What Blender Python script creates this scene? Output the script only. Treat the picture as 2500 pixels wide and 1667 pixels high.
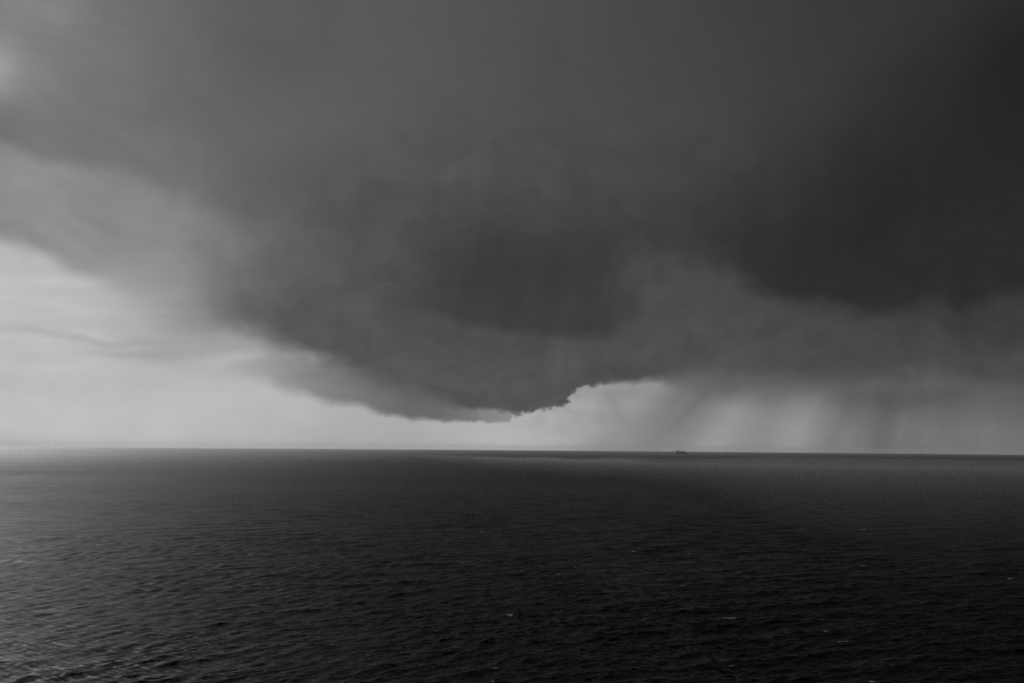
import bpy, math
import numpy as np
from mathutils import Matrix, Vector

R = math.radians
sc = bpy.context.scene
C = sc.collection
for o in list(bpy.data.objects):
    bpy.data.objects.remove(o)

# ------------------------------------------------------------------ camera
CAM_H = 75.0                   # eye height above the sea (a cliff top)
LENS = 28.0
FPX = 2500.0 * LENS / 36.0      # focal length in photograph pixels
ROLL = R(0.436)
EARTH = 6.371e6
DIP = math.sqrt(2 * CAM_H / EARTH)       # the curved sea's horizon lies a third of a degree below level
PITCH = math.atan((1098.5 - 833.5) / FPX) - DIP
cam_d = bpy.data.cameras.new('camera')
cam_d.lens = LENS
cam_d.sensor_width = 36.0
cam_d.clip_start = 1.0
cam_d.clip_end = 400000.0
cam = bpy.data.objects.new('camera', cam_d)
C.objects.link(cam)
CAM_ROT = Matrix.Rotation(math.pi / 2 + PITCH, 4, 'X') @ Matrix.Rotation(ROLL, 4, 'Z')
cam.matrix_world = Matrix.Translation((0, 0, CAM_H)) @ CAM_ROT
sc.camera = cam

# ------------------------------------------------------------------ sky and sun
SUN_AZ, SUN_EL = -48.0, 30.0    # degrees, left of the view and high
SKY_STRENGTH = 0.15
EXPOSURE = 0.5
w = bpy.data.worlds.new('World')
sc.world = w
w.use_nodes = True
nt = w.node_tree
bg = nt.nodes['Background']
sky = nt.nodes.new('ShaderNodeTexSky')
sky.sky_type = 'NISHITA'
sky.sun_disc = False
sky.sun_elevation = R(SUN_EL)
sky.sun_rotation = R(SUN_AZ)
sky.air_density = 1.0
sky.dust_density = 1.0
bw = nt.nodes.new('ShaderNodeRGBToBW')      # black-and-white photograph
nt.links.new(sky.outputs[0], bw.inputs[0])
nt.links.new(bw.outputs[0], bg.inputs[0])
bg.inputs[1].default_value = SKY_STRENGTH
w.cycles.sampling_method = 'AUTOMATIC'

sun_d = bpy.data.lights.new('sun', 'SUN')
sun_d.energy = 5.0
sun_d.angle = R(26)
sun = bpy.data.objects.new('sun', sun_d)
C.objects.link(sun)
sv = Vector((math.cos(R(SUN_EL)) * math.sin(R(SUN_AZ)), math.cos(R(SUN_EL)) * math.cos(R(SUN_AZ)), math.sin(R(SUN_EL))))
sun.rotation_euler = sv.to_track_quat('Z', 'Y').to_euler()
sun.location = sv * 200

vs = sc.view_settings
vs.view_transform = 'Standard'
vs.look = 'None'
vs.exposure = EXPOSURE
vs.gamma = 1.0
vs.use_curve_mapping = False
sc.render.engine = 'CYCLES'
sc.cycles.use_denoising = False      # the little grain left suits the photograph
sc.cycles.use_adaptive_sampling = True
sc.cycles.adaptive_threshold = 0.008
sc.cycles.adaptive_min_samples = 12
sc.cycles.max_bounces = 8
sc.cycles.volume_bounces = 1
sc.cycles.transparent_max_bounces = 32
sc.cycles.sample_clamp_indirect = 4.0

# ------------------------------------------------------------------ helpers
def link_mesh(name, verts, faces, mat=None, parent=None, smooth=False, **props):
    me = bpy.data.meshes.new(name)
    verts = np.asarray(verts, np.float32).reshape(-1, 3)
    if isinstance(faces, np.ndarray) and faces.ndim == 2:
        nf, k = faces.shape
        me.vertices.add(len(verts))
        me.vertices.foreach_set('co', verts.ravel())
        me.loops.add(nf * k)
        me.loops.foreach_set('vertex_index', faces.astype(np.int32).ravel())
        me.polygons.add(nf)
        me.polygons.foreach_set('loop_start', np.arange(0, nf * k, k, dtype=np.int32))
        me.update(calc_edges=True)
    else:
        me.from_pydata([tuple(v) for v in verts], [], [list(f) for f in faces])
        me.update()
    if smooth:
        me.polygons.foreach_set('use_smooth', np.ones(len(me.polygons), bool))
    if mat:
        me.materials.append(mat)
    ob = bpy.data.objects.new(name, me)
    C.objects.link(ob)
    if parent:
        ob.parent = parent
    for k, v in props.items():
        ob[k] = v
    return ob

def new_mat(name):
    m = bpy.data.materials.new(name)
    m.use_nodes = True
    return m, m.node_tree

def absorbing(name, density):
    m, t = new_mat(name)
    t.nodes.clear()
    out = t.nodes.new('ShaderNodeOutputMaterial')
    v = t.nodes.new('ShaderNodeVolumeAbsorption')
    v.inputs['Color'].default_value = (0, 0, 0, 1)
    v.inputs['Density'].default_value = density
    t.links.new(v.outputs[0], out.inputs['Volume'])
    return m

def smoothstep(a, b, x):
    t = np.clip((x - a) / (b - a), 0, 1)
    return t * t * (3 - 2 * t)

def perlin(x, y, seed=0):
    rng = np.random.RandomState(seed)
    perm = rng.permutation(512)
    ang = rng.rand(512) * 2 * np.pi
    gx, gy = np.cos(ang), np.sin(ang)
    xi = np.floor(x).astype(int)
    yi = np.floor(y).astype(int)
    xf, yf = x - xi, y - yi
    def g(ix, iy, dx, dy):
        h = perm[(perm[ix & 511] + iy) & 511]
        return gx[h] * dx + gy[h] * dy
    u = xf ** 3 * (xf * (xf * 6 - 15) + 10)
    v = yf ** 3 * (yf * (yf * 6 - 15) + 10)
    a = g(xi, yi, xf, yf)
    b = g(xi + 1, yi, xf - 1, yf)
    c = g(xi, yi + 1, xf, yf - 1)
    d = g(xi + 1, yi + 1, xf - 1, yf - 1)
    return (a + u * (b - a) + v * (c - a) + u * v * (a - b - c + d)) * 1.5

def fbm(x, y, seed=0, octs=5, gain=0.5):
    s, a, f = 0.0, 1.0, 1.0
    for i in range(octs):
        s = s + a * perlin(x * f + 17.3 * i, y * f - 9.1 * i, seed + i)
        a *= gain
        f *= 2.03
    return s

def catmull(xs, ys, table, X, Y):
    """smooth lookup in a rectangular table (monotone cubic in each axis, by Hermite)"""
    xs, ys, T = np.asarray(xs, float), np.asarray(ys, float), np.asarray(table, float)
    def axis(k, q):
        q = np.clip(q, k[0], k[-1])
        i = np.clip(np.searchsorted(k, q, side='right') - 1, 0, len(k) - 2)
        t = (q - k[i]) / (k[i + 1] - k[i])
        return i, t
    i, u = axis(xs, X)
    j, v = axis(ys, Y)
    def wgt(k, i, t):
        n = len(k)
        h = k[np.minimum(i + 1, n - 1)] - k[i]
        a, b, c, d = np.maximum(i - 1, 0), i, i + 1, np.minimum(i + 2, n - 1)
        h00 = 2 * t ** 3 - 3 * t ** 2 + 1
        h10 = t ** 3 - 2 * t ** 2 + t
        h01 = -2 * t ** 3 + 3 * t ** 2
        h11 = t ** 3 - t ** 2
        m0 = h / np.maximum(k[c] - k[a], 1e-9) * h10
        m1 = h / np.maximum(k[d] - k[b], 1e-9) * h11
        return (a, b, c, d), (-m0, h00 - m1, h01 + m0, m1)
    ia, wa = wgt(xs, i, u)
    ja, wb = wgt(ys, j, v)
    s = 0
    for p in range(4):
        for q in range(4):
            s = s + wa[p] * wb[q] * T[ja[q], ia[p]]
    return s

def lin(v):
    v = np.asarray(v, float) / 255.0
    return np.where(v <= 0.04045, v / 12.92, ((v + 0.055) / 1.055) ** 2.4)

MR = np.array(CAM_ROT.to_3x3())
def direction(px, py):
    d = MR @ np.array([(px - 1250.0) / FPX, -(py - 833.5) / FPX, -1.0])
    return d / np.linalg.norm(d)

def on_sea(px, py):
    """where the line of sight through a photograph point meets the curved sea"""
    d = direction(px, py)
    a = (d[0] ** 2 + d[1] ** 2) / (2 * EARTH)
    disc = d[2] ** 2 - 4 * a * CAM_H
    t = (-d[2] - math.sqrt(max(disc, 0))) / (2 * a)
    return d[0] * t, d[1] * t

# ------------------------------------------------------------------ clouds
# Every cloud is a closed body of light-absorbing vapour: what it lets through of the
# clear sky above and behind it depends on its thickness. The sky needs no picture.
CLEAR_AZ = np.array([-180, -150, -120, -100, -85, -72, -64, -58, -53, -48, -43, -38, -32, -24, -11, 0, 20, 45, 70, 90, 120, 150, 180], float)
CLEAR_EL = [-0.45, 0.05, 0.5, 1, 1.75, 2.5, 4, 6, 9, 13, 18, 23, 27, 30, 33, 37, 42, 50, 60, 75, 88]
CLEAR = np.array([
    [0.414, 0.339, 0.408, 0.608, 0.922, 1.389, 1.757, 2.017, 2.173, 2.229, 2.161, 1.998, 1.734, 1.367, 0.908, 0.664, 0.431, 0.339, 0.37, 0.437, 0.52, 0.508],
    [0.446, 0.365, 0.438, 0.653, 0.988, 1.486, 1.881, 2.158, 2.324, 2.385, 2.312, 2.137, 1.855, 1.464, 0.973, 0.713, 0.463, 0.364, 0.399, 0.471, 0.56, 0.548],
    [0.542, 0.44, 0.517, 0.748, 1.102, 1.622, 2.029, 2.319, 2.493, 2.557, 2.48, 2.298, 2.004, 1.595, 1.085, 0.813, 0.545, 0.438, 0.483, 0.573, 0.683, 0.668],
    [0.644, 0.52, 0.6, 0.845, 1.207, 1.731, 2.144, 2.436, 2.612, 2.677, 2.599, 2.414, 2.116, 1.707, 1.192, 0.912, 0.63, 0.516, 0.574, 0.682, 0.816, 0.797],
    [0.757, 0.608, 0.69, 0.945, 1.306, 1.819, 2.22, 2.508, 2.682, 2.746, 2.669, 2.487, 2.195, 1.794, 1.29, 1.012, 0.721, 0.601, 0.672, 0.802, 0.961, 0.939],
    [0.818, 0.655, 0.739, 0.994, 1.348, 1.84, 2.228, 2.507, 2.676, 2.738, 2.663, 2.486, 2.203, 1.816, 1.332, 1.061, 0.77, 0.648, 0.726, 0.867, 1.039, 1.015],
    [0.84, 0.674, 0.758, 1.004, 1.332, 1.785, 2.147, 2.413, 2.576, 2.637, 2.563, 2.394, 2.125, 1.764, 1.318, 1.067, 0.789, 0.666, 0.745, 0.89, 1.067, 1.042],
    [0.78, 0.631, 0.714, 0.94, 1.236, 1.651, 1.994, 2.254, 2.416, 2.478, 2.404, 2.233, 1.972, 1.631, 1.223, 0.997, 0.743, 0.626, 0.694, 0.825, 0.989, 0.966],
    [0.658, 0.541, 0.622, 0.82, 1.079, 1.462, 1.802, 2.075, 2.254, 2.323, 2.24, 2.055, 1.779, 1.443, 1.068, 0.87, 0.648, 0.539, 0.589, 0.695, 0.829, 0.81],
    [0.523, 0.441, 0.519, 0.69, 0.918, 1.286, 1.654, 1.98, 2.207, 2.298, 2.189, 1.954, 1.628, 1.267, 0.908, 0.732, 0.542, 0.443, 0.472, 0.55, 0.652, 0.637],
    [0.406, 0.355, 0.431, 0.577, 0.782, 1.155, 1.59, 2.03, 2.367, 2.511, 2.338, 1.989, 1.559, 1.134, 0.773, 0.614, 0.45, 0.361, 0.372, 0.425, 0.498, 0.487],
    [0.328, 0.298, 0.371, 0.5, 0.689, 1.07, 1.578, 2.156, 2.645, 2.868, 2.604, 2.101, 1.535, 1.049, 0.68, 0.534, 0.388, 0.306, 0.305, 0.341, 0.393, 0.386],
    [0.283, 0.266, 0.336, 0.455, 0.631, 1.009, 1.542, 2.188, 2.766, 3.035, 2.718, 2.13, 1.498, 0.986, 0.623, 0.485, 0.352, 0.275, 0.267, 0.293, 0.333, 0.327],
    [0.257, 0.247, 0.316, 0.427, 0.593, 0.955, 1.471, 2.104, 2.67, 2.937, 2.621, 2.042, 1.428, 0.934, 0.586, 0.455, 0.33, 0.257, 0.245, 0.265, 0.297, 0.292],
    [0.235, 0.231, 0.298, 0.402, 0.558, 0.893, 1.359, 1.914, 2.398, 2.622, 2.356, 1.86, 1.319, 0.872, 0.551, 0.429, 0.312, 0.242, 0.227, 0.241, 0.267, 0.263],
    [0.212, 0.215, 0.279, 0.374, 0.513, 0.797, 1.16, 1.554, 1.874, 2.014, 1.847, 1.518, 1.131, 0.781, 0.507, 0.398, 0.292, 0.226, 0.208, 0.216, 0.235, 0.232],
    [0.191, 0.2, 0.259, 0.343, 0.46, 0.67, 0.898, 1.108, 1.259, 1.321, 1.247, 1.09, 0.881, 0.659, 0.455, 0.364, 0.271, 0.21, 0.19, 0.193, 0.205, 0.203],
    [0.168, 0.183, 0.236, 0.301, 0.381, 0.491, 0.578, 0.642, 0.68, 0.694, 0.677, 0.637, 0.573, 0.486, 0.378, 0.317, 0.245, 0.194, 0.171, 0.168, 0.172, 0.171],
    [0.155, 0.173, 0.214, 0.258, 0.301, 0.344, 0.368, 0.383, 0.39, 0.393, 0.39, 0.382, 0.367, 0.342, 0.3, 0.267, 0.221, 0.182, 0.16, 0.153, 0.151, 0.151],
    [0.155, 0.169, 0.191, 0.208, 0.221, 0.23, 0.234, 0.236, 0.237, 0.238, 0.237, 0.236, 0.234, 0.23, 0.22, 0.211, 0.194, 0.174, 0.16, 0.153, 0.148, 0.148],
    [0.17, 0.173, 0.176, 0.178, 0.179, 0.18, 0.181, 0.181, 0.181, 0.181, 0.181, 0.181, 0.181, 0.18, 0.179, 0.178, 0.176, 0.174, 0.171, 0.169, 0.168, 0.168],
])
CLEAR = np.concatenate([CLEAR, CLEAR[:, :1]], 1)

def clear_sky(az, el):
    return np.exp(catmull(CLEAR_AZ, CLEAR_EL, np.log(CLEAR), az, el)) * 2 ** EXPOSURE

def to_plan(az, el):
    """bearing and height (degrees) to the chart the cloud outlines were surveyed on"""
    a, e = np.radians(np.clip(az, -60, 60)), np.radians(np.clip(el, -5, 60))
    d = np.stack([np.cos(e) * np.sin(a), np.cos(e) * np.cos(a), np.sin(e)])
    c = np.tensordot(MR.T, d, 1)
    return 1250 + FPX * c[0] / -c[2], 833.5 - FPX * c[1] / -c[2]

XS = [0, 150, 300, 450, 600, 750, 900, 1250, 1600, 2000, 2500]
YS = [0, 150, 300, 450, 600, 700, 820, 900, 1000, 1095]
DECK = [
    [128, 124, 112, 101, 94, 91, 90, 88, 84, 80, 76],
    [140, 124, 115, 105, 96, 93, 92, 92, 90, 86, 80],
    [120, 120, 114, 107, 101, 98, 97, 96, 94, 90, 86],
    [140, 136, 128, 121, 108, 102, 102, 104, 100, 98, 92],
    [160, 150, 142, 133, 122, 116, 114, 112, 108, 104, 100],
    [184, 178, 166, 154, 142, 134, 128, 122, 116, 112, 106],
    [186, 182, 176, 168, 159, 148, 140, 132, 126, 116, 106],
    [188, 187, 184, 180, 174, 166, 158, 148, 138, 122, 108],
    [190, 190, 189, 188, 184, 180, 174, 172, 156, 142, 112],
    [184, 186, 187, 184, 180, 175, 168, 180, 158, 148, 120]]
INSIDE = [
    [128, 124, 112, 101, 93, 90, 88, 80, 70, 59, 47],
    [140, 124, 115, 104, 94, 91, 89, 80, 71, 60, 44],
    [120, 120, 114, 106, 99, 95, 90, 80, 71, 62, 50],
    [140, 136, 127, 118, 102, 90, 84, 77, 71, 63, 54],
    [155, 146, 140, 129, 110, 91, 81, 74, 70, 65, 58],
    [150, 145, 140, 130, 104, 88, 82, 77, 76, 69, 58],
    [140, 130, 115, 100, 90, 85, 83, 81, 78, 73, 66],
    [130, 120, 110, 100, 94, 90, 87, 85, 82, 79, 76],
    [130, 120, 110, 100, 96, 92, 91, 89, 94, 110, 98],
    [130, 120, 110, 100, 96, 92, 91, 89, 110, 130, 112]]
STORM_X = [-400, 0, 180, 300, 380, 430, 455, 514, 633, 747, 815, 900, 960, 1030, 1104, 1159, 1210, 1253, 1291, 1325, 1350, 1372, 1390, 1408, 1430, 1457, 1491, 1550, 1614, 1700, 1900, 2200, 2600]
STORM_Y = [-900, -300, 50, 330, 540, 650, 700, 757, 806, 862, 886, 918, 945, 972, 992, 1000, 1005, 1008, 1003, 996, 986, 979, 968, 956, 944, 938, 931, 929, 925, 935, 962, 985, 990]
STORM_S = [240, 230, 220, 200, 150, 110, 90, 66, 50, 30, 28, 34, 34, 26, 14, 9, 8, 8, 7, 7, 7, 7, 7, 7, 7, 8, 10, 12, 20, 55, 80, 95, 100]
SHELF_X = [380, 480, 553, 633, 712, 791, 891, 925, 998, 1061, 1110, 1163, 1174, 1210, 1244, 1262, 1300]
SHELF_Y = [860, 892, 906, 920, 952, 977, 991, 1004, 1019, 1027, 1029, 1031, 1026, 1028, 1030, 1006, 990]
SHELF_L = [178, 174, 168, 158, 144, 130, 118, 113, 104, 105, 112, 122, 128, 134, 138, 140, 140]
DARK_X = [1350, 1500, 1700, 1795, 1845, 1907, 1990, 2052, 2115, 2177, 2239, 2301, 2342, 2405, 2440, 2500, 2700]
DARK_LO = [570, 596, 622, 655, 695, 730, 737, 756, 768, 764, 744, 738, 752, 745, 712, 690, 670]
DARK_HI = [570, 550, 520, 490, 470, 450, 400, 365, 330, 300, 270, 240, 210, 160, 120, 60, -60]
CORE_X = [940, 1000, 1061, 1168, 1253, 1338, 1423, 1487, 1540, 1600]
CORE_LO = [735, 750, 772, 797, 811, 826, 823, 818, 800, 780]

ip = np.interp
def mask(y, yb, s):
    """1 above the underside yb, 0 below it, over a soft edge about s wide"""
    return smoothstep(-1, 1, (yb - y) / s)

def storm_mask(X, Y):
    wob = fbm(X / 110, Y / 80, 3, 4, 0.55)
    rag = np.exp(-((X - 1345) / 85.0) ** 2)
    left = smoothstep(1150, 900, X)
    slope = np.gradient(np.asarray(STORM_Y, float), np.asarray(STORM_X, float))
    k = np.sqrt(1 + np.minimum(ip(X, STORM_X, slope) ** 2, 9) * (X < 700))
    s = ip(X, STORM_X, STORM_S) * k
    fx = X + (8 + 12 * left) * wob + rag * 6 * fbm(X / 40, Y / 30, 11, 5, 0.6)
    fy = Y + (7 + 13 * left) * wob + (2 + 8 * rag) * fbm(X / 22, Y / 18, 24, 4, 0.64) + 9 * rag * fbm(X / 62, Y / 50, 27, 3)
    a = mask(fy, ip(fx, STORM_X, STORM_Y), s)
    # thinner shreds reaching out below the left flank
    sh = fbm(X / 150 + 7, Y / 60, 25, 5, 0.55)
    b = mask(fy - 26 * left * (0.6 + sh), ip(fx, STORM_X, STORM_Y), s * 1.5)
    return a * (1 - 0.38 * left) + b * 0.38 * left

def optical(az, el):
    """optical thickness of the four cloud bodies on a line of sight"""
    shp = az.shape
    ca = np.clip(az, -35, 35)
    ce = np.clip(el, -1, 33)
    X, Y = to_plan(ca, ce)
    X = X + (az - ca) * 40
    Y = Y - (el - ce) * 40
    cs = np.maximum(clear_sky(az, np.clip(el, -0.45, 88)), 1e-3)
    # -- the overcast deck, all round the horizon
    wx = X + 34 * fbm(X / 420, Y / 260, 5, 3)
    wy = Y + 26 * fbm(X / 380, Y / 230, 6, 3)
    v = catmull(XS, YS, DECK, np.clip(wx, 0, 2500), np.clip(wy, 0, 1095))
    # bands of the broken left side
    e1 = ip(wx, [-300, 0, 51, 119, 221, 277, 360, 480], [470, 578, 592, 624, 668, 700, 735, 790])
    b1 = ip(wx, [-300, 0, 120, 260, 420, 520], [1, 1, 0.75, 0.5, 0.22, 0])
    v = v * (1 + b1 * (0.17 * np.exp(-np.maximum(wy - e1, 0) / 90.0) * smoothstep(-30, 34, wy - e1)
                       - 0.15 * np.exp(-np.maximum(e1 - wy, 0) / 75.0) * smoothstep(-34, 30, e1 - wy)))
    # the dark bank that sweeps down from the left edge to the storm
    e2 = ip(wx, [-300, 0, 142, 248, 340, 454, 524, 602, 660, 720], [250, 342, 386, 411, 440, 484, 526, 600, 670, 760])
    b2 = ip(wx, [-300, 0, 250, 450, 600, 700], [1, 1, 1.0, 0.9, 0.7, 0])
    bank = 1 + b2 * (0.09 * np.exp(-np.maximum(wy - e2, 0) / 80.0) * smoothstep(-1, 1.1, (wy - e2) / ip(wx, [0, 200, 350, 600], [22, 26, 45, 80]))
                     - 0.085 * np.exp(-np.maximum(e2 - wy, 0) / 90.0) * smoothstep(-1.1, 1, (e2 - wy) / ip(wx, [0, 200, 350, 600], [22, 26, 45, 80])))
    v = v * bank
    v = v * (1 + 0.15 * np.exp(-((wx - 10) / 50) ** 2 - ((wy - 175) / 55) ** 2) + 0.08 * np.exp(-((wx - 165) / 50) ** 2 - ((wy - 15) / 45) ** 2))
    al, ac = 0.91 * X + 0.42 * Y, -0.42 * X + 0.91 * Y        # streaks of the broken left side run down to the right
    v = v * (1 + 0.036 * fbm(al / 330, ac / 62 + 0.6 * fbm(X / 200, Y / 200, 33, 3), 32, 5) * smoothstep(1000, 300, X) * smoothstep(720, 560, Y))
    st = fbm(X / 300 + 3, Y / 40, 31, 4)
    v = v * (1 + 0.03 * st * smoothstep(1000, 300, X) * smoothstep(560, 700, Y) * smoothstep(1000, 860, Y))
    v = v * (1 + 0.14 * np.exp(-((wx - 600) / 70) ** 2 - ((wy - 884) / 17) ** 2))
    v = v * (1 - 0.07 * np.exp(-((wx - 150) / 190) ** 2 - ((wy - 826) / 13) ** 2))
    v = v * (1 - 0.06 * np.exp(-((wx - 330) / 150) ** 2 - ((wy - 862) / 16) ** 2))
    v = v * (1 + 0.03 * np.exp(-((wx - 235) / 70) ** 2 - ((wy - 812 - 0.10 * (wx - 235)) / 8) ** 2))
    v = v * (1 + 0.06 * fbm(X / 70, Y / 46, 38, 4) * smoothstep(1230, 1320, X) * smoothstep(1640, 1480, X) * smoothstep(910, 950, Y) * smoothstep(1085, 1020, Y))
    v = v * (1 + 0.02 * fbm(X / 160, Y / 110, 8, 4))
    # unseen overcast: thinned left to brighten the sea, thickened right to darken it
    away = np.maximum(smoothstep(34, 70, np.abs(az)), smoothstep(33, 62, el))
    thick = ip(az, [-180, -120, -80, -60, -45, -33, 0, 35, 100, 180], [2.4, 2.0, 1.3, 1.05, 1.05, 1.5, 2.5, 3.4, 3.4, 2.4])
    thick = thick + (2.3 - thick) * smoothstep(50, 88, el) + 0.25 * fbm(az / 24, el / 13, 40, 4)
    lum = np.exp(np.log(lin(v)) * (1 - away) + (np.log(cs) - thick) * away)
    t_deck = np.maximum(np.log(cs / lum), 0.01)
    base = np.minimum(lum, cs)
    # -- main storm cloud
    near = 1 - away
    m = storm_mask(X, Y) * near
    ins = catmull(XS, YS, INSIDE, np.clip(X, 0, 2500), np.clip(Y, 0, 1095))
    ins = ins * bank
    qx, qy = fbm(X / 260, Y / 200, 52, 4), fbm(X / 260 + 40, Y / 200, 53, 4)
    wisp = fbm(X / 300 + 0.9 * qx, Y / 150 + 0.9 * qy, 50, 5, 0.5)
    fold = 1 - np.abs(fbm(X / 340 + 0.7 * qy, Y / 120 + 0.7 * qx, 56, 4, 0.45)) * 2.2
    low = smoothstep(150, 620, Y) * (0.45 + 0.55 * smoothstep(700, 1150, X))
    ins = ins * (1 + 0.035 * low * fbm(X / 75 + 0.1 * Y / 75, Y / 420, 58, 4))
    ins = ins * (1 + (0.02 + 0.04 * low) * wisp - 0.035 * low * fold)
    core = mask(Y + 11 * fbm(X / 80, Y / 50, 60, 4), ip(X, CORE_X, CORE_LO), 22)
    core = core * smoothstep(860, 1190, X) * smoothstep(1600, 1420, X + 22 * fbm(X / 60, Y / 60, 66, 3))
    core = core * np.exp(-(np.maximum(ip(X, [1000, 1206, 1450, 1560], [740, 690, 700, 660]) - Y, 0) / ip(X, [1000, 1200, 1500], [95, 150, 120])) ** 2) * (1 + 0.35 * wisp)
    body = np.log(np.maximum(base, 1e-4) / lin(ins)) + 0.44 * core
    lip = np.exp(-((Y - ip(X, STORM_X, STORM_Y) + 26) / 30.0) ** 2) * smoothstep(1000, 1150, X) * smoothstep(1750, 1500, X)
    body = body + 0.16 * lip
    t_storm = m * np.maximum(body, 0)
    # -- shelf under its left flank
    sy = ip(X + 5 * fbm(X / 40, Y / 30, 70, 3), SHELF_X, SHELF_Y) + 6 * fbm(X / 60, Y / 30, 71, 4)
    ss = ip(X, [400, 640, 900, 1100, 1260], [34, 26, 15, 8, 5])
    ms = mask(Y, sy, ss) * (1 - m) * smoothstep(400, 640, X) * smoothstep(1275, 1258, X) * (Y > 700)
    ms = ms * smoothstep(0, 1, (Y - ip(X, [400, 700, 900, 1000], [850, 850, 880, 900])) / 40.0)
    t_shelf = ms * np.maximum(np.log(base / lin(ip(X, SHELF_X, SHELF_L))), 0)
    # -- dark rain cloud on the right
    dx = X + 26 * fbm(X / 130, Y / 100, 80, 3)
    dy = Y + 16 * fbm(X / 110, Y / 80, 81, 4)
    lo = mask(dy, ip(dx, DARK_X, DARK_LO), ip(X, [1500, 1800, 1950, 2100, 2300, 2500], [60, 44, 27, 24, 32, 44]))
    hi = smoothstep(-260, 260, dy - ip(dx, DARK_X, DARK_HI))
    md = lo * hi * smoothstep(1330, 1860, dx) * near
    md = md + 0.22 * (1 - md) * near * mask(dy, ip(X, [1900, 2200, 2500], [770, 800, 830]), 50) * smoothstep(1950, 2300, X) * hi
    md = md * (1 + 0.16 * wisp)
    t_dark = np.maximum(md, 0) * ip(X, [1400, 1800, 2100, 2300, 2600], [0.42, 0.62, 0.74, 0.62, 0.42])
    return t_deck, t_storm, t_shelf, t_dark

def deck_range(el, height):
    return height / (np.sin(np.radians(np.maximum(el, -0.5))) + 0.015)

def polar(az, el, rng):
    a, e = np.radians(az), np.radians(el)
    return np.stack([rng * np.cos(e) * np.sin(a), rng * np.cos(e) * np.cos(a), CAM_H + rng * np.sin(e)], -1)

def cloud_body(name, az, el, tau, height, density, mat, eps=0.002, wrap=False, **props):
    """closed body round a curved cloud layer: its underside and its upper side, welded at the rim"""
    rows, cols = tau.shape
    A, E = np.meshgrid(az, el)
    t = tau / density
    mid = deck_range(E, height)
    front = polar(A, E, mid - 0.35 * t).reshape(-1, 3)
    back = polar(A, E, mid + 0.65 * t).reshape(-1, 3)
    solid = (tau > eps)
    if not wrap:
        solid[0, :] = solid[-1, :] = False
        solid[:, 0] = solid[:, -1] = False
    else:
        solid[0, :] = False
    s = solid.ravel()
    front[~s] = polar(A, E, mid).reshape(-1, 3)[~s]
    idx = np.arange(rows * cols).reshape(rows, cols)
    if wrap:
        idx = idx.copy()
        idx[:, -1] = idx[:, 0]
    q = np.stack([idx[:-1, :-1], idx[:-1, 1:], idx[1:, 1:], idx[1:, :-1]], -1).reshape(-1, 4)
    q = q[s[q].any(1)]
    bk = np.where(s, np.arange(rows * cols) + rows * cols, np.arange(rows * cols))
    if wrap:
        pole = idx[-1, 0]
        front[idx[-1]] = front[pole]
        back[idx[-1]] = back[pole]
    qb = bk[q][:, ::-1]
    V = np.concatenate([front, back])
    F = np.concatenate([q, qb])
    used = np.zeros(len(V), bool)
    used[F.ravel()] = True
    remap = np.cumsum(used) - 1
    tri = np.concatenate([F[:, [0, 1, 2]], F[:, [0, 2, 3]]])
    tri = remap[tri]
    ok = (tri[:, 0] != tri[:, 1]) & (tri[:, 1] != tri[:, 2]) & (tri[:, 0] != tri[:, 2])
    return link_mesh(name, V[used], tri[ok], mat, smooth=True, **props)

def px_az(x):
    return math.degrees(math.atan2(direction(x, 1000)[0], direction(x, 1000)[1]))
def px_el(y):
    d = direction(1250, y)
    return math.degrees(math.asin(d[2]))

DENS = 0.0025
m_deck = absorbing('overcast_vapour', DENS)
m_storm = absorbing('storm_vapour', DENS)
m_shelf = absorbing('shelf_vapour', DENS)
m_dark = absorbing('rain_cloud_vapour', DENS)

az = np.concatenate([np.linspace(-180, -44, 40, endpoint=False), np.linspace(-44, 44, 420, endpoint=False), np.linspace(44, 180, 41)])
el = np.concatenate([np.linspace(-0.42, 12, 150, endpoint=False), np.linspace(12, 36, 110, endpoint=False), np.linspace(36, 90, 28)])
A, E = np.meshgrid(az, el)
td = optical(A, E)[0]
cloud_body('overcast_cloud', az, el, td, 1500.0, DENS, m_deck, wrap=True,
           label='pale grey layered overcast cloud spreading over the whole sky, brightest at left', category='cloud')

fine = np.linspace(px_az(1150), px_az(1700), 330)
az = np.concatenate([np.linspace(-100, -44, 14, endpoint=False), np.linspace(-44, fine[0], 260, endpoint=False), fine,
                     np.linspace(fine[-1], 44, 150)[1:], np.linspace(44, 100, 15)[1:]])
el = np.concatenate([np.linspace(0.35, px_el(905), 150, endpoint=False), np.linspace(px_el(905), 14, 90, endpoint=False),
                     np.linspace(14, 36, 70, endpoint=False), np.linspace(36, 72, 12)])
A, E = np.meshgrid(az, el)
_, ts, _, _ = optical(A, E)
cloud_body('storm_cloud', az, el, ts, 820.0, DENS, m_storm,
           label='huge dark storm cloud with ragged underside hanging low over the horizon centre', category='cloud')

az = np.linspace(px_az(380), px_az(1300), 420)
el = np.linspace(px_el(1060), px_el(800), 170)
A, E = np.meshgrid(az, el)
tsh = optical(A, E)[2]
cloud_body('shelf_cloud', az, el, tsh, 1000.0, DENS, m_shelf,
           label='thin mid grey shelf of cloud along the lower left flank of the storm cloud', category='cloud')

az = np.concatenate([np.linspace(px_az(1200), 44, 220), np.linspace(44, 105, 16)[1:]])
el = np.concatenate([np.linspace(2.0, 20, 130, endpoint=False), np.linspace(20, 76, 60)])
A, E = np.meshgrid(az, el)
tk = optical(A, E)[3]
cloud_body('rain_cloud', az, el, tk, 620.0, DENS, m_dark,
           label='blackest cloud mass with soft lumpy underside at upper right', category='cloud')

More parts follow.
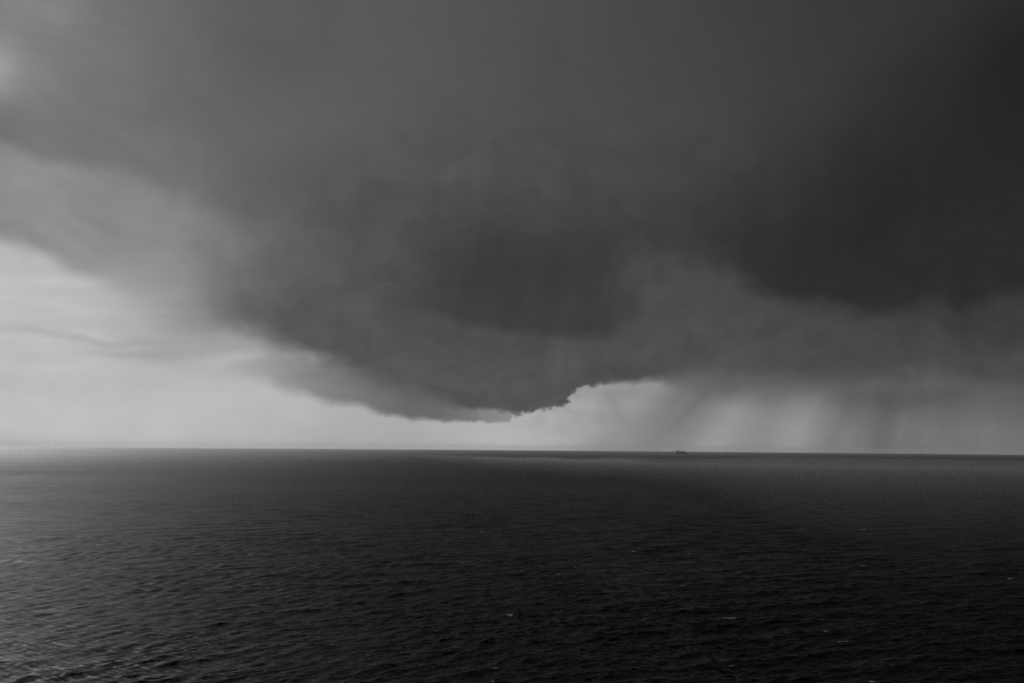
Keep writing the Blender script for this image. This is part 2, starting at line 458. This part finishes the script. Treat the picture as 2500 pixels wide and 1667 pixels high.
# ------------------------------------------------------------------ rain under the cloud
m_rain = absorbing('rain_absorption', 0.0002)
def rain(name, top, foot, width, tau, dist, label, y0=930.0, y1=1118.0, sharp=1.0, n=90):
    """a slanting curtain of rain: a closed body, thickest along its middle"""
    xs = np.linspace(-1, 1, n)
    ys = np.linspace(0, 1, 40)
    V, T, UV = [], [], []
    for v in ys:
        y = y0 + (y1 - y0) * v
        xc = top + (foot - top) * v ** 0.9
        for u in xs:
            d = direction(xc + u * width * (1.0 + 0.25 * v), y)
            a, e = math.degrees(math.atan2(d[0], d[1])), math.degrees(math.asin(d[2]))
            V.append((a, e))
            UV.append((u, v))
            prof = (1 - u * u) ** 2 if sharp == 1.0 else min(1.0, (1 + u) / sharp) ** 1.0 * max(0, 1 - max(u, 0) ** 2)
            T.append(prof * smoothstep(0.0, 0.30, v) * (1 - 0.35 * v))
    V, T = np.array(V), np.array(T)
    UV = np.array(UV)
    T = T * (1 + 0.22 * fbm(UV[:, 0] * width / 55 + top, UV[:, 1] * 0.8, 90, 3, 0.5))
    t = tau * T / 0.0002
    f = polar(V[:, 0], V[:, 1], dist - t / 2)
    b = polar(V[:, 0], V[:, 1], dist + t / 2)
    k = len(V)
    idx = np.arange(k).reshape(len(ys), n)
    q = np.stack([idx[:-1, :-1], idx[1:, :-1], idx[1:, 1:], idx[:-1, 1:]], -1).reshape(-1, 4)
    rim = np.concatenate([idx[0, :-1], idx[:-1, -1], idx[-1, :0:-1], idx[:0:-1, 0]])
    side = np.stack([rim, np.roll(rim, -1), np.roll(rim, -1) + k, rim + k], -1)
    F = np.concatenate([q, q[:, ::-1] + k, side])
    return link_mesh(name, np.concatenate([f, b]), F, m_rain, smooth=True, label=label, category='rain',
                     group='rain curtains under the cloud')
rain('rain_curtain', 1765, 1550, 145, 0.58, 50000, 'dark slanting rain curtain falling beside the bright gap, left of the ship', y0=915)
rain('rain_curtain', 1520, 1420, 95, 0.18, 51000, 'faintest rain curtain falling through the bright gap below the ragged cloud edge')
rain('rain_curtain', 1900, 1825, 80, 0.19, 50500, 'thin pale rain curtain between the two bright shafts right of the ship')
rain('rain_curtain', 2210, 2165, 190, 0.46, 52000, 'broad rain curtain with upright left edge below the blackest cloud', sharp=0.35)
rain('rain_curtain', 2480, 2450, 200, 0.18, 53000, 'rain curtain reaching the right edge of the picture')

rain('rain_curtain', 2160, 2146, 42, 0.15, 54000, 'narrow upright column of rain left of the broad curtain below the blackest cloud')

# ------------------------------------------------------------------ sea
def sea_material():
    m, t = new_mat('sea_water')
    N, L = t.nodes, t.links
    b = N['Principled BSDF']
    b.inputs['Base Color'].default_value = (0.004, 0.004, 0.004, 1)
    b.inputs['IOR'].default_value = 1.24
    geo = N.new('ShaderNodeNewGeometry')
    ln = N.new('ShaderNodeVectorMath'); ln.operation = 'LENGTH'
    L.new(geo.outputs['Position'], ln.inputs[0])
    mr = N.new('ShaderNodeMapRange')                 # unresolved ripples: rougher where waves are too small to build
    mr.inputs['From Min'].default_value = 150
    mr.inputs['From Max'].default_value = 2500
    mr.inputs['To Min'].default_value = 0.43
    mr.inputs['To Max'].default_value = 0.66
    L.new(ln.outputs['Value'], mr.inputs['Value'])
    mp = N.new('ShaderNodeMapping')
    mp.inputs['Scale'].default_value = (0.0012, 0.004, 1)
    L.new(geo.outputs['Position'], mp.inputs['Vector'])
    n1 = N.new('ShaderNodeTexNoise'); n1.inputs['Scale'].default_value = 1; n1.inputs['Detail'].default_value = 5
    L.new(mp.outputs[0], n1.inputs['Vector'])
    mad = N.new('ShaderNodeMath'); mad.operation = 'MULTIPLY_ADD'
    mad.inputs[1].default_value = 0.22
    L.new(n1.outputs['Fac'], mad.inputs[0])
    L.new(mr.outputs[0], mad.inputs[2])
    sub = N.new('ShaderNodeMath'); sub.operation = 'SUBTRACT'; sub.inputs[1].default_value = 0.31
    L.new(mad.outputs[0], sub.inputs[0])
    n3 = N.new('ShaderNodeTexNoise')                 # cat's-paws: patches the wind has ruffled
    n3.inputs['Scale'].default_value = 0.03; n3.inputs['Detail'].default_value = 5; n3.inputs['Roughness'].default_value = 0.6
    mp3 = N.new('ShaderNodeMapping'); mp3.inputs['Scale'].default_value = (0.8, 1.1, 1)
    L.new(geo.outputs['Position'], mp3.inputs['Vector'])
    L.new(mp3.outputs[0], n3.inputs['Vector'])
    mad3 = N.new('ShaderNodeMath'); mad3.operation = 'MULTIPLY_ADD'; mad3.inputs[1].default_value = 0.40
    L.new(n3.outputs['Fac'], mad3.inputs[0]); L.new(sub.outputs[0], mad3.inputs[2])
    L.new(mad3.outputs[0], b.inputs['Roughness'])
    n2 = N.new('ShaderNodeTexNoise')                  # chop too fine for the mesh
    n2.inputs['Scale'].default_value = 0.085; n2.inputs['Detail'].default_value = 7
    n2.inputs['Roughness'].default_value = 0.62; n2.inputs['Distortion'].default_value = 0.4
    mp2 = N.new('ShaderNodeMapping'); mp2.vector_type = 'TEXTURE'; mp2.inputs['Scale'].default_value = (1.7, 0.6, 1); mp2.inputs['Rotation'].default_value = (0, 0, 0.35)
    L.new(geo.outputs['Position'], mp2.inputs['Vector'])
    L.new(mp2.outputs[0], n2.inputs['Vector'])
    bp = N.new('ShaderNodeBump'); bp.inputs['Distance'].default_value = 0.8; bp.inputs['Strength'].default_value = 1.0
    L.new(n2.outputs['Fac'], bp.inputs['Height'])
    L.new(bp.outputs[0], b.inputs['Normal'])
    return m

na = 940
sea_az = np.concatenate([np.linspace(-180, -40, 60, endpoint=False), np.linspace(-40, 40, na, endpoint=False), np.linspace(40, 180, 61)])
dep = np.concatenate([np.linspace(60, 17, 24, endpoint=False), np.linspace(17, 0.9, 820, endpoint=False)])
sea_r = CAM_H / np.tan(np.radians(dep))
sea_r = np.concatenate([[1.0, 12.0], sea_r, np.geomspace(sea_r[-1] * 1.015, 35000, 80)])
RR, AA = np.meshgrid(sea_r, np.radians(sea_az), indexing='ij')
X0, Y0 = RR * np.sin(AA), RR * np.cos(AA)
dr = np.gradient(sea_r)[:, None]
DX, DY, DZ = np.zeros_like(X0), np.zeros_like(X0), np.zeros_like(X0)
wr = np.random.RandomState(7)
NW = 110
lam = np.geomspace(0.7, 34.0, NW)[::-1]
inview = np.abs(AA) < R(41)
rows_in = np.arange(len(sea_r))
for i, l in enumerate(lam):
    spread = 0.28 if l > 12 else 0.5
    th = R(112) + wr.randn() * spread          # running in towards the shore
    k = 2 * np.pi / l
    # slope spectrum: about equal slope per octave, falling for the long swell
    sl = 0.042 if l < 5 else 0.042 * (5 / l) ** 0.6
    amp = sl / k * (0.6 + 0.8 * wr.rand())
    ph = wr.rand() * 2 * np.pi
    # only as far out as the grid can carry this wave
    keep = np.clip((l / (2.6 * dr) - 1) * 1.5, 0, 1)[:, 0]
    n = np.count_nonzero(keep > 0)
    if n == 0:
        continue
    n = np.max(np.nonzero(keep > 0)) + 1
    cols = slice(60, 60 + na + 1)
    x, y = X0[:n, cols], Y0[:n, cols]
    phase = k * (x * math.cos(th) + y * math.sin(th)) + ph
    a = (amp * keep[:n])[:, None]
    s_, c_ = np.sin(phase), np.cos(phase)
    DZ[:n, cols] += a * c_
    DX[:n, cols] -= 0.8 * a * math.cos(th) * s_
    DY[:n, cols] -= 0.8 * a * math.sin(th) * s_
gust = 1 + 0.28 * fbm(X0 / 90, Y0 / 140, 200, 3)
DZ *= gust
DX *= gust
DY *= gust
P = np.stack([X0 + DX, Y0 + DY, -RR ** 2 / (2 * EARTH) + DZ], -1)
nr, nc = X0.shape
idx = np.arange(nr * nc).reshape(nr, nc)
idx[:, -1] = idx[:, 0]
sea_faces = np.stack([idx[:-1, :-1], idx[1:, :-1], idx[1:, 1:], idx[:-1, 1:]], -1).reshape(-1, 4)[:, ::-1]
hub = nr * nc
cap = np.stack([np.full(nc - 1, hub), idx[0, 1:], idx[0, :-1], idx[0, :-1]], -1)
tri = np.concatenate([sea_faces[:, [0, 1, 2]], sea_faces[:, [0, 2, 3]], cap[:, [0, 2, 1]]])
link_mesh('sea', np.concatenate([P.reshape(-1, 3), [[0, 0, 0]]]), tri, sea_material(), smooth=True, kind='structure',
          label='dark wind-ruffled open sea reaching to the horizon', category='sea')

# ------------------------------------------------------------------ ship
def paint(name, v, rough=0.6):
    m, t = new_mat(name)
    b = t.nodes['Principled BSDF']
    n = t.nodes.new('ShaderNodeTexNoise'); n.inputs['Scale'].default_value = 0.15
    cr = t.nodes.new('ShaderNodeMapRange')
    cr.inputs['To Min'].default_value = v * 0.8; cr.inputs['To Max'].default_value = v * 1.2
    t.links.new(n.outputs['Fac'], cr.inputs['Value'])
    t.links.new(cr.outputs[0], b.inputs['Base Color'])
    b.inputs['Roughness'].default_value = rough
    return m
hull_m, house_m, cargo_m, dark_m = paint('hull_paint', 0.4), paint('deckhouse_paint', 0.6), paint('container_paint', 0.42), paint('funnel_paint', 0.35)
SHIP_R = 11500.0
SHIP_SCALE = 1.0
d = direction(1663, 1100)
sa = math.atan2(d[0], d[1])
ship = bpy.data.objects.new('cargo_ship', None)
C.objects.link(ship)
ship.location = (SHIP_R * math.sin(sa), SHIP_R * math.cos(sa), -SHIP_R ** 2 / (2 * EARTH))
ship.rotation_euler = (0, 0, -sa)
ship.scale = (SHIP_SCALE,) * 3
ship['label'] = 'tiny dark cargo ship with high stern standing on the hazy horizon'
ship['category'] = 'ship'
def box_part(name, x0, x1, y0, y1, z0, z1, mat, taper=0.0, parent=ship):
    tx, ty = taper * (x1 - x0), taper * (y1 - y0)
    v = [(x0, y0, z0), (x1, y0, z0), (x1, y1, z0), (x0, y1, z0),
         (x0 + tx, y0 + ty, z1), (x1 - tx, y0 + ty, z1), (x1 - tx, y1 - ty, z1), (x0 + tx, y1 - ty, z1)]
    f = [(3, 2, 1, 0), (4, 5, 6, 7), (0, 1, 5, 4), (1, 2, 6, 5), (2, 3, 7, 6), (3, 0, 4, 7)]
    return link_mesh(name, v, f, mat, parent)
def hull():
    st = [(-84, 9, 11.5), (-80, 13, 14), (-60, 15, 15), (40, 15, 15), (62, 12.5, 15), (76, 7, 13.5), (87, 0.6, 10.5)]
    sheer = [15, 15, 14.5, 14.5, 15.5, 17.5, 19.5]
    V = []
    for (x, wl, wd), h in zip(st, sheer):
        xo = x - (5 if x > 80 else 0)
        V += [(xo, -wl * 0.8, -6), (xo, -wl, 0), (x, -wd if x < 80 else -1.2, h), (x, wd if x < 80 else 1.2, h), (xo, wl, 0), (xo, wl * 0.8, -6)]
    F = []
    for i in range(len(st) - 1):
        for j in range(6):
            F.append((i * 6 + j, i * 6 + (j + 1) % 6, (i + 1) * 6 + (j + 1) % 6, (i + 1) * 6 + j))
    F.append((5, 4, 3, 2, 1, 0))
    k = (len(st) - 1) * 6
    F.append((k, k + 1, k + 2, k + 3, k + 4, k + 5))
    return link_mesh('hull', V, F, hull_m, ship)
hull()
box_part('aft_deck', -78, -60, -13, 13, 15.0, 27.0, cargo_m, 0.02)
dh = box_part('deckhouse', -58, -30, -14, 14, 14.6, 40.0, house_m, 0.02)
box_part('bridge', -50, -33, -17, 17, 40.0, 44.0, house_m, 0.01, dh)
fn = box_part('funnel', -70, -60.5, -4, 4, 27.0, 41.0, dark_m, 0.06)
box_part('mast', -40.5, -39.5, -0.5, 0.5, 44.0, 53.0, dark_m, 0.1)
for i in range(6):
    x0 = -26.5 + i * 14.2
    top = [36.5, 37.5, 37.5, 36.5, 37.5, 32.0][i]
    box_part('container_stack', x0, x0 + 13.2, -14.5 if i < 5 else -11, 14.5 if i < 5 else 11, 14.6, top, cargo_m, 0.003)
box_part('foremast', 76, 76.8, -0.4, 0.4, 17.5, 30.0, dark_m, 0.1)

# ------------------------------------------------------------------ whitecaps
foam_m, t = new_mat('foam')
b = t.nodes['Principled BSDF']
b.inputs['Roughness'].default_value = 0.9
n = t.nodes.new('ShaderNodeTexNoise'); n.inputs['Scale'].default_value = 3.0
cr = t.nodes.new('ShaderNodeMapRange'); cr.inputs['To Min'].default_value = 0.35; cr.inputs['To Max'].default_value = 0.65
t.links.new(n.outputs['Fac'], cr.inputs['Value'])
t.links.new(cr.outputs[0], b.inputs['Base Color'])

def whitecap(px, py, length, seed, label, thick=1.0, group=None):
    x, y = on_sea(px, py)
    r, a = math.hypot(x, y), math.degrees(math.atan2(x, y))
    ci = int(np.argmin(np.abs(sea_az - a)))
    ri = int(np.argmin(np.abs(sea_r - r)))
    # settle on the nearest crest
    wnd = DZ[ri - 9:ri + 10, ci - 3:ci + 4]
    k = np.unravel_index(np.argmax(wnd), wnd.shape)
    ri, ci = ri - 9 + k[0], ci - 3 + k[1]
    half_c = max(2, int(round(length / 2500.0 * 65.5 / (80.0 / na) / 2)))
    rngs = np.random.RandomState(seed)
    faces, cells = [], {}
    nrows = 2 if thick >= 1 else 1
    drift = rngs.uniform(-0.15, 0.2)
    for c in range(-half_c, half_c):
        env = 1 - (abs(c + 0.5) / half_c) ** 2
        off = int(round(drift * c + 0.6 * math.sin(c * 0.5 + seed)))
        top = int(round((nrows + 0.2) * thick * env * rngs.uniform(0.3, 1.3)))
        for q in range(max(top, 1)):
            cells[(ri + off + q - top // 2, ci + c)] = 1
    if not cells:
        cells[(ri, ci)] = 1
    vi, V, F = {}, [], []
    keys = set(cells)
    up = {}
    for (rr, cc) in keys:
        for (p, q) in ((0, 0), (1, 0), (1, 1), (0, 1)):
            kk = (rr + p, cc + q)
            if kk not in vi:
                vi[kk] = len(V)
                V.append(P[kk] + np.array([rngs.uniform(-.06, .06), rngs.uniform(-.06, .06), 0.07 + 0.05 * rngs.rand()]))
    nt_ = len(V)
    V += [P[kk] - np.array([0, 0, 0.05]) for kk in vi]
    for (rr, cc) in keys:
        cs = [vi[(rr, cc)], vi[(rr, cc + 1)], vi[(rr + 1, cc + 1)], vi[(rr + 1, cc)]]
        F.append(cs[::-1])
        F.append([v + nt_ for v in cs])
        for i, nb in enumerate(((rr - 1, cc), (rr, cc + 1), (rr + 1, cc), (rr, cc - 1))):
            if nb not in keys:
                p, q = cs[i], cs[(i + 1) % 4]
                F.append([p, q, q + nt_, p + nt_])
    ob = link_mesh('whitecap', V, F, foam_m, smooth=True, label=label, category='whitecap', group='whitecaps on the open sea')
    return ob

CAPS = [
    (1253, 1510, 20, 'bright short whitecap in the dark water low at picture centre', 1.5),
    (1768, 1508, 44, 'longest whitecap, a broken streak of foam on dark water right of centre', 1.2),
    (1607, 1440, 14, 'small whitecap a little above and left of the longest streak of foam', 1.0),
    (1753, 1441, 11, 'small whitecap straight above the longest streak of foam', 0.9),
    (1411, 1388, 18, 'flat whitecap streak in the middle distance just right of picture centre', 1.0),
    (1551, 1353, 11, 'far small whitecap in the middle distance below the ship', 1.0),
    (1195, 1660, 22, 'nearest whitecap, at the bottom edge left of picture centre', 1.0),
    (2121, 1662, 20, 'whitecap at the bottom edge towards the right corner', 1.3),
    (2050, 1561, 24, 'faint long foam streak in the dark water at lower right', 0.8),
    (2007, 1542, 9, 'small whitecap just above the faint long foam streak at lower right', 1.0),
    (219, 1292, 16, 'lone whitecap in the paler water at left', 0.9),
    (606, 1318, 7, 'tiny lone whitecap in the grey water left of centre', 1.0)]
FLECKS = [(1362, 1512), (1566, 1509), (1434, 1474), (1344, 1465), (1467, 1322), (1187, 1302), (1162, 1302), (1224, 1629),
          (1797, 1634), (1693, 1352), (1357, 1412), (1675, 1438), (2121, 1297), (2097, 1380), (1999, 1360), (2477, 1409)]
for i, (x, y, l, lab, th) in enumerate(CAPS):
    whitecap(x, y, l, 300 + i, lab, th)
for i, (x, y) in enumerate(FLECKS):
    whitecap(x, y, 5, 400 + i, 'tiny fleck of foam, barely a dot on the dark sea', 0.9)

# ------------------------------------------------------------------ haze
hz, t = new_mat('sea_haze')
t.nodes.clear()
out = t.nodes.new('ShaderNodeOutputMaterial')
pv = t.nodes.new('ShaderNodeVolumePrincipled')
pv.inputs['Color'].default_value = (0.3, 0.3, 0.3, 1)
pv.inputs['Density'].default_value = 1.6e-5
pv.inputs['Anisotropy'].default_value = 0.35
pv.inputs['Density Attribute'].default_value = ''
t.links.new(pv.outputs[0], out.inputs['Volume'])
S_, Z0, Z1 = 35500.0, -35000.0 ** 2 / (2 * EARTH) - 3.0, 100.0
v = [(x, y, z) for z in (Z0, Z1) for x, y in ((-S_, -S_), (S_, -S_), (S_, S_), (-S_, S_))]
f = [(3, 2, 1, 0), (4, 5, 6, 7), (0, 1, 5, 4), (1, 2, 6, 5), (2, 3, 7, 6), (3, 0, 4, 7)]
link_mesh('haze', v, f, hz, kind='stuff', label='thin sea haze softening the horizon', category='haze')

# ------------------------------------------------------------------ passing shower over the water at right
import bmesh
sm, t = new_mat('shower_air')
t.nodes.clear()
out = t.nodes.new('ShaderNodeOutputMaterial')
v_ = t.nodes.new('ShaderNodeVolumeScatter')
v_.inputs['Color'].default_value = (0.95, 0.95, 0.95, 1)
v_.inputs['Density'].default_value = 2.1e-4
v_.inputs['Anisotropy'].default_value = 0.1
t.links.new(v_.outputs[0], out.inputs['Volume'])
bear = np.linspace(-8, 60, 137)
near_r = ip(bear, [-8, 0, 8, 14, 18, 22, 30, 60], [3200, 2200, 1700, 1250, 820, 640, 570, 550]) * (1 + 0.10 * fbm(bear / 6.0, bear * 0 + 3.3, 95, 4))
high = ip(bear, [-8, -4, 4, 12, 18, 60], [0.0, 0.12, 0.5, 0.8, 1.0, 1.0])     # thins out to nothing towards the bright gap
V = []
for a_, nr_, h_ in zip(bear, near_r, high):
    for r_, z_ in ((nr_, -4.0), (nr_ * 1.12, -4 + 24 * h_), (nr_ * 1.5, -4 + 46 * h_), (max(2400, nr_ * 1.9), -4 + 54 * h_), (max(3200, nr_ * 2.2), -4 + 46 * h_), (max(3800, nr_ * 2.5), -5.0)):
        V.append((r_ * math.sin(R(a_)), r_ * math.cos(R(a_)), z_))
F = []
k = 6
for i in range(len(bear) - 1):
    for j in range(k):
        F.append((i * k + j, i * k + (j + 1) % k, (i + 1) * k + (j + 1) % k, (i + 1) * k + j))
F.append(tuple(range(k))[::-1])
F.append(tuple(range((len(bear) - 1) * k, len(bear) * k)))
shower = link_mesh('rain_shower', V, F, sm, kind='stuff', label='grey veil of rain drifting over the far water at right', category='rain')
bm = bmesh.new()
bm.from_mesh(shower.data)
bmesh.ops.recalc_face_normals(bm, faces=bm.faces)
bm.to_mesh(shower.data)
bm.free()
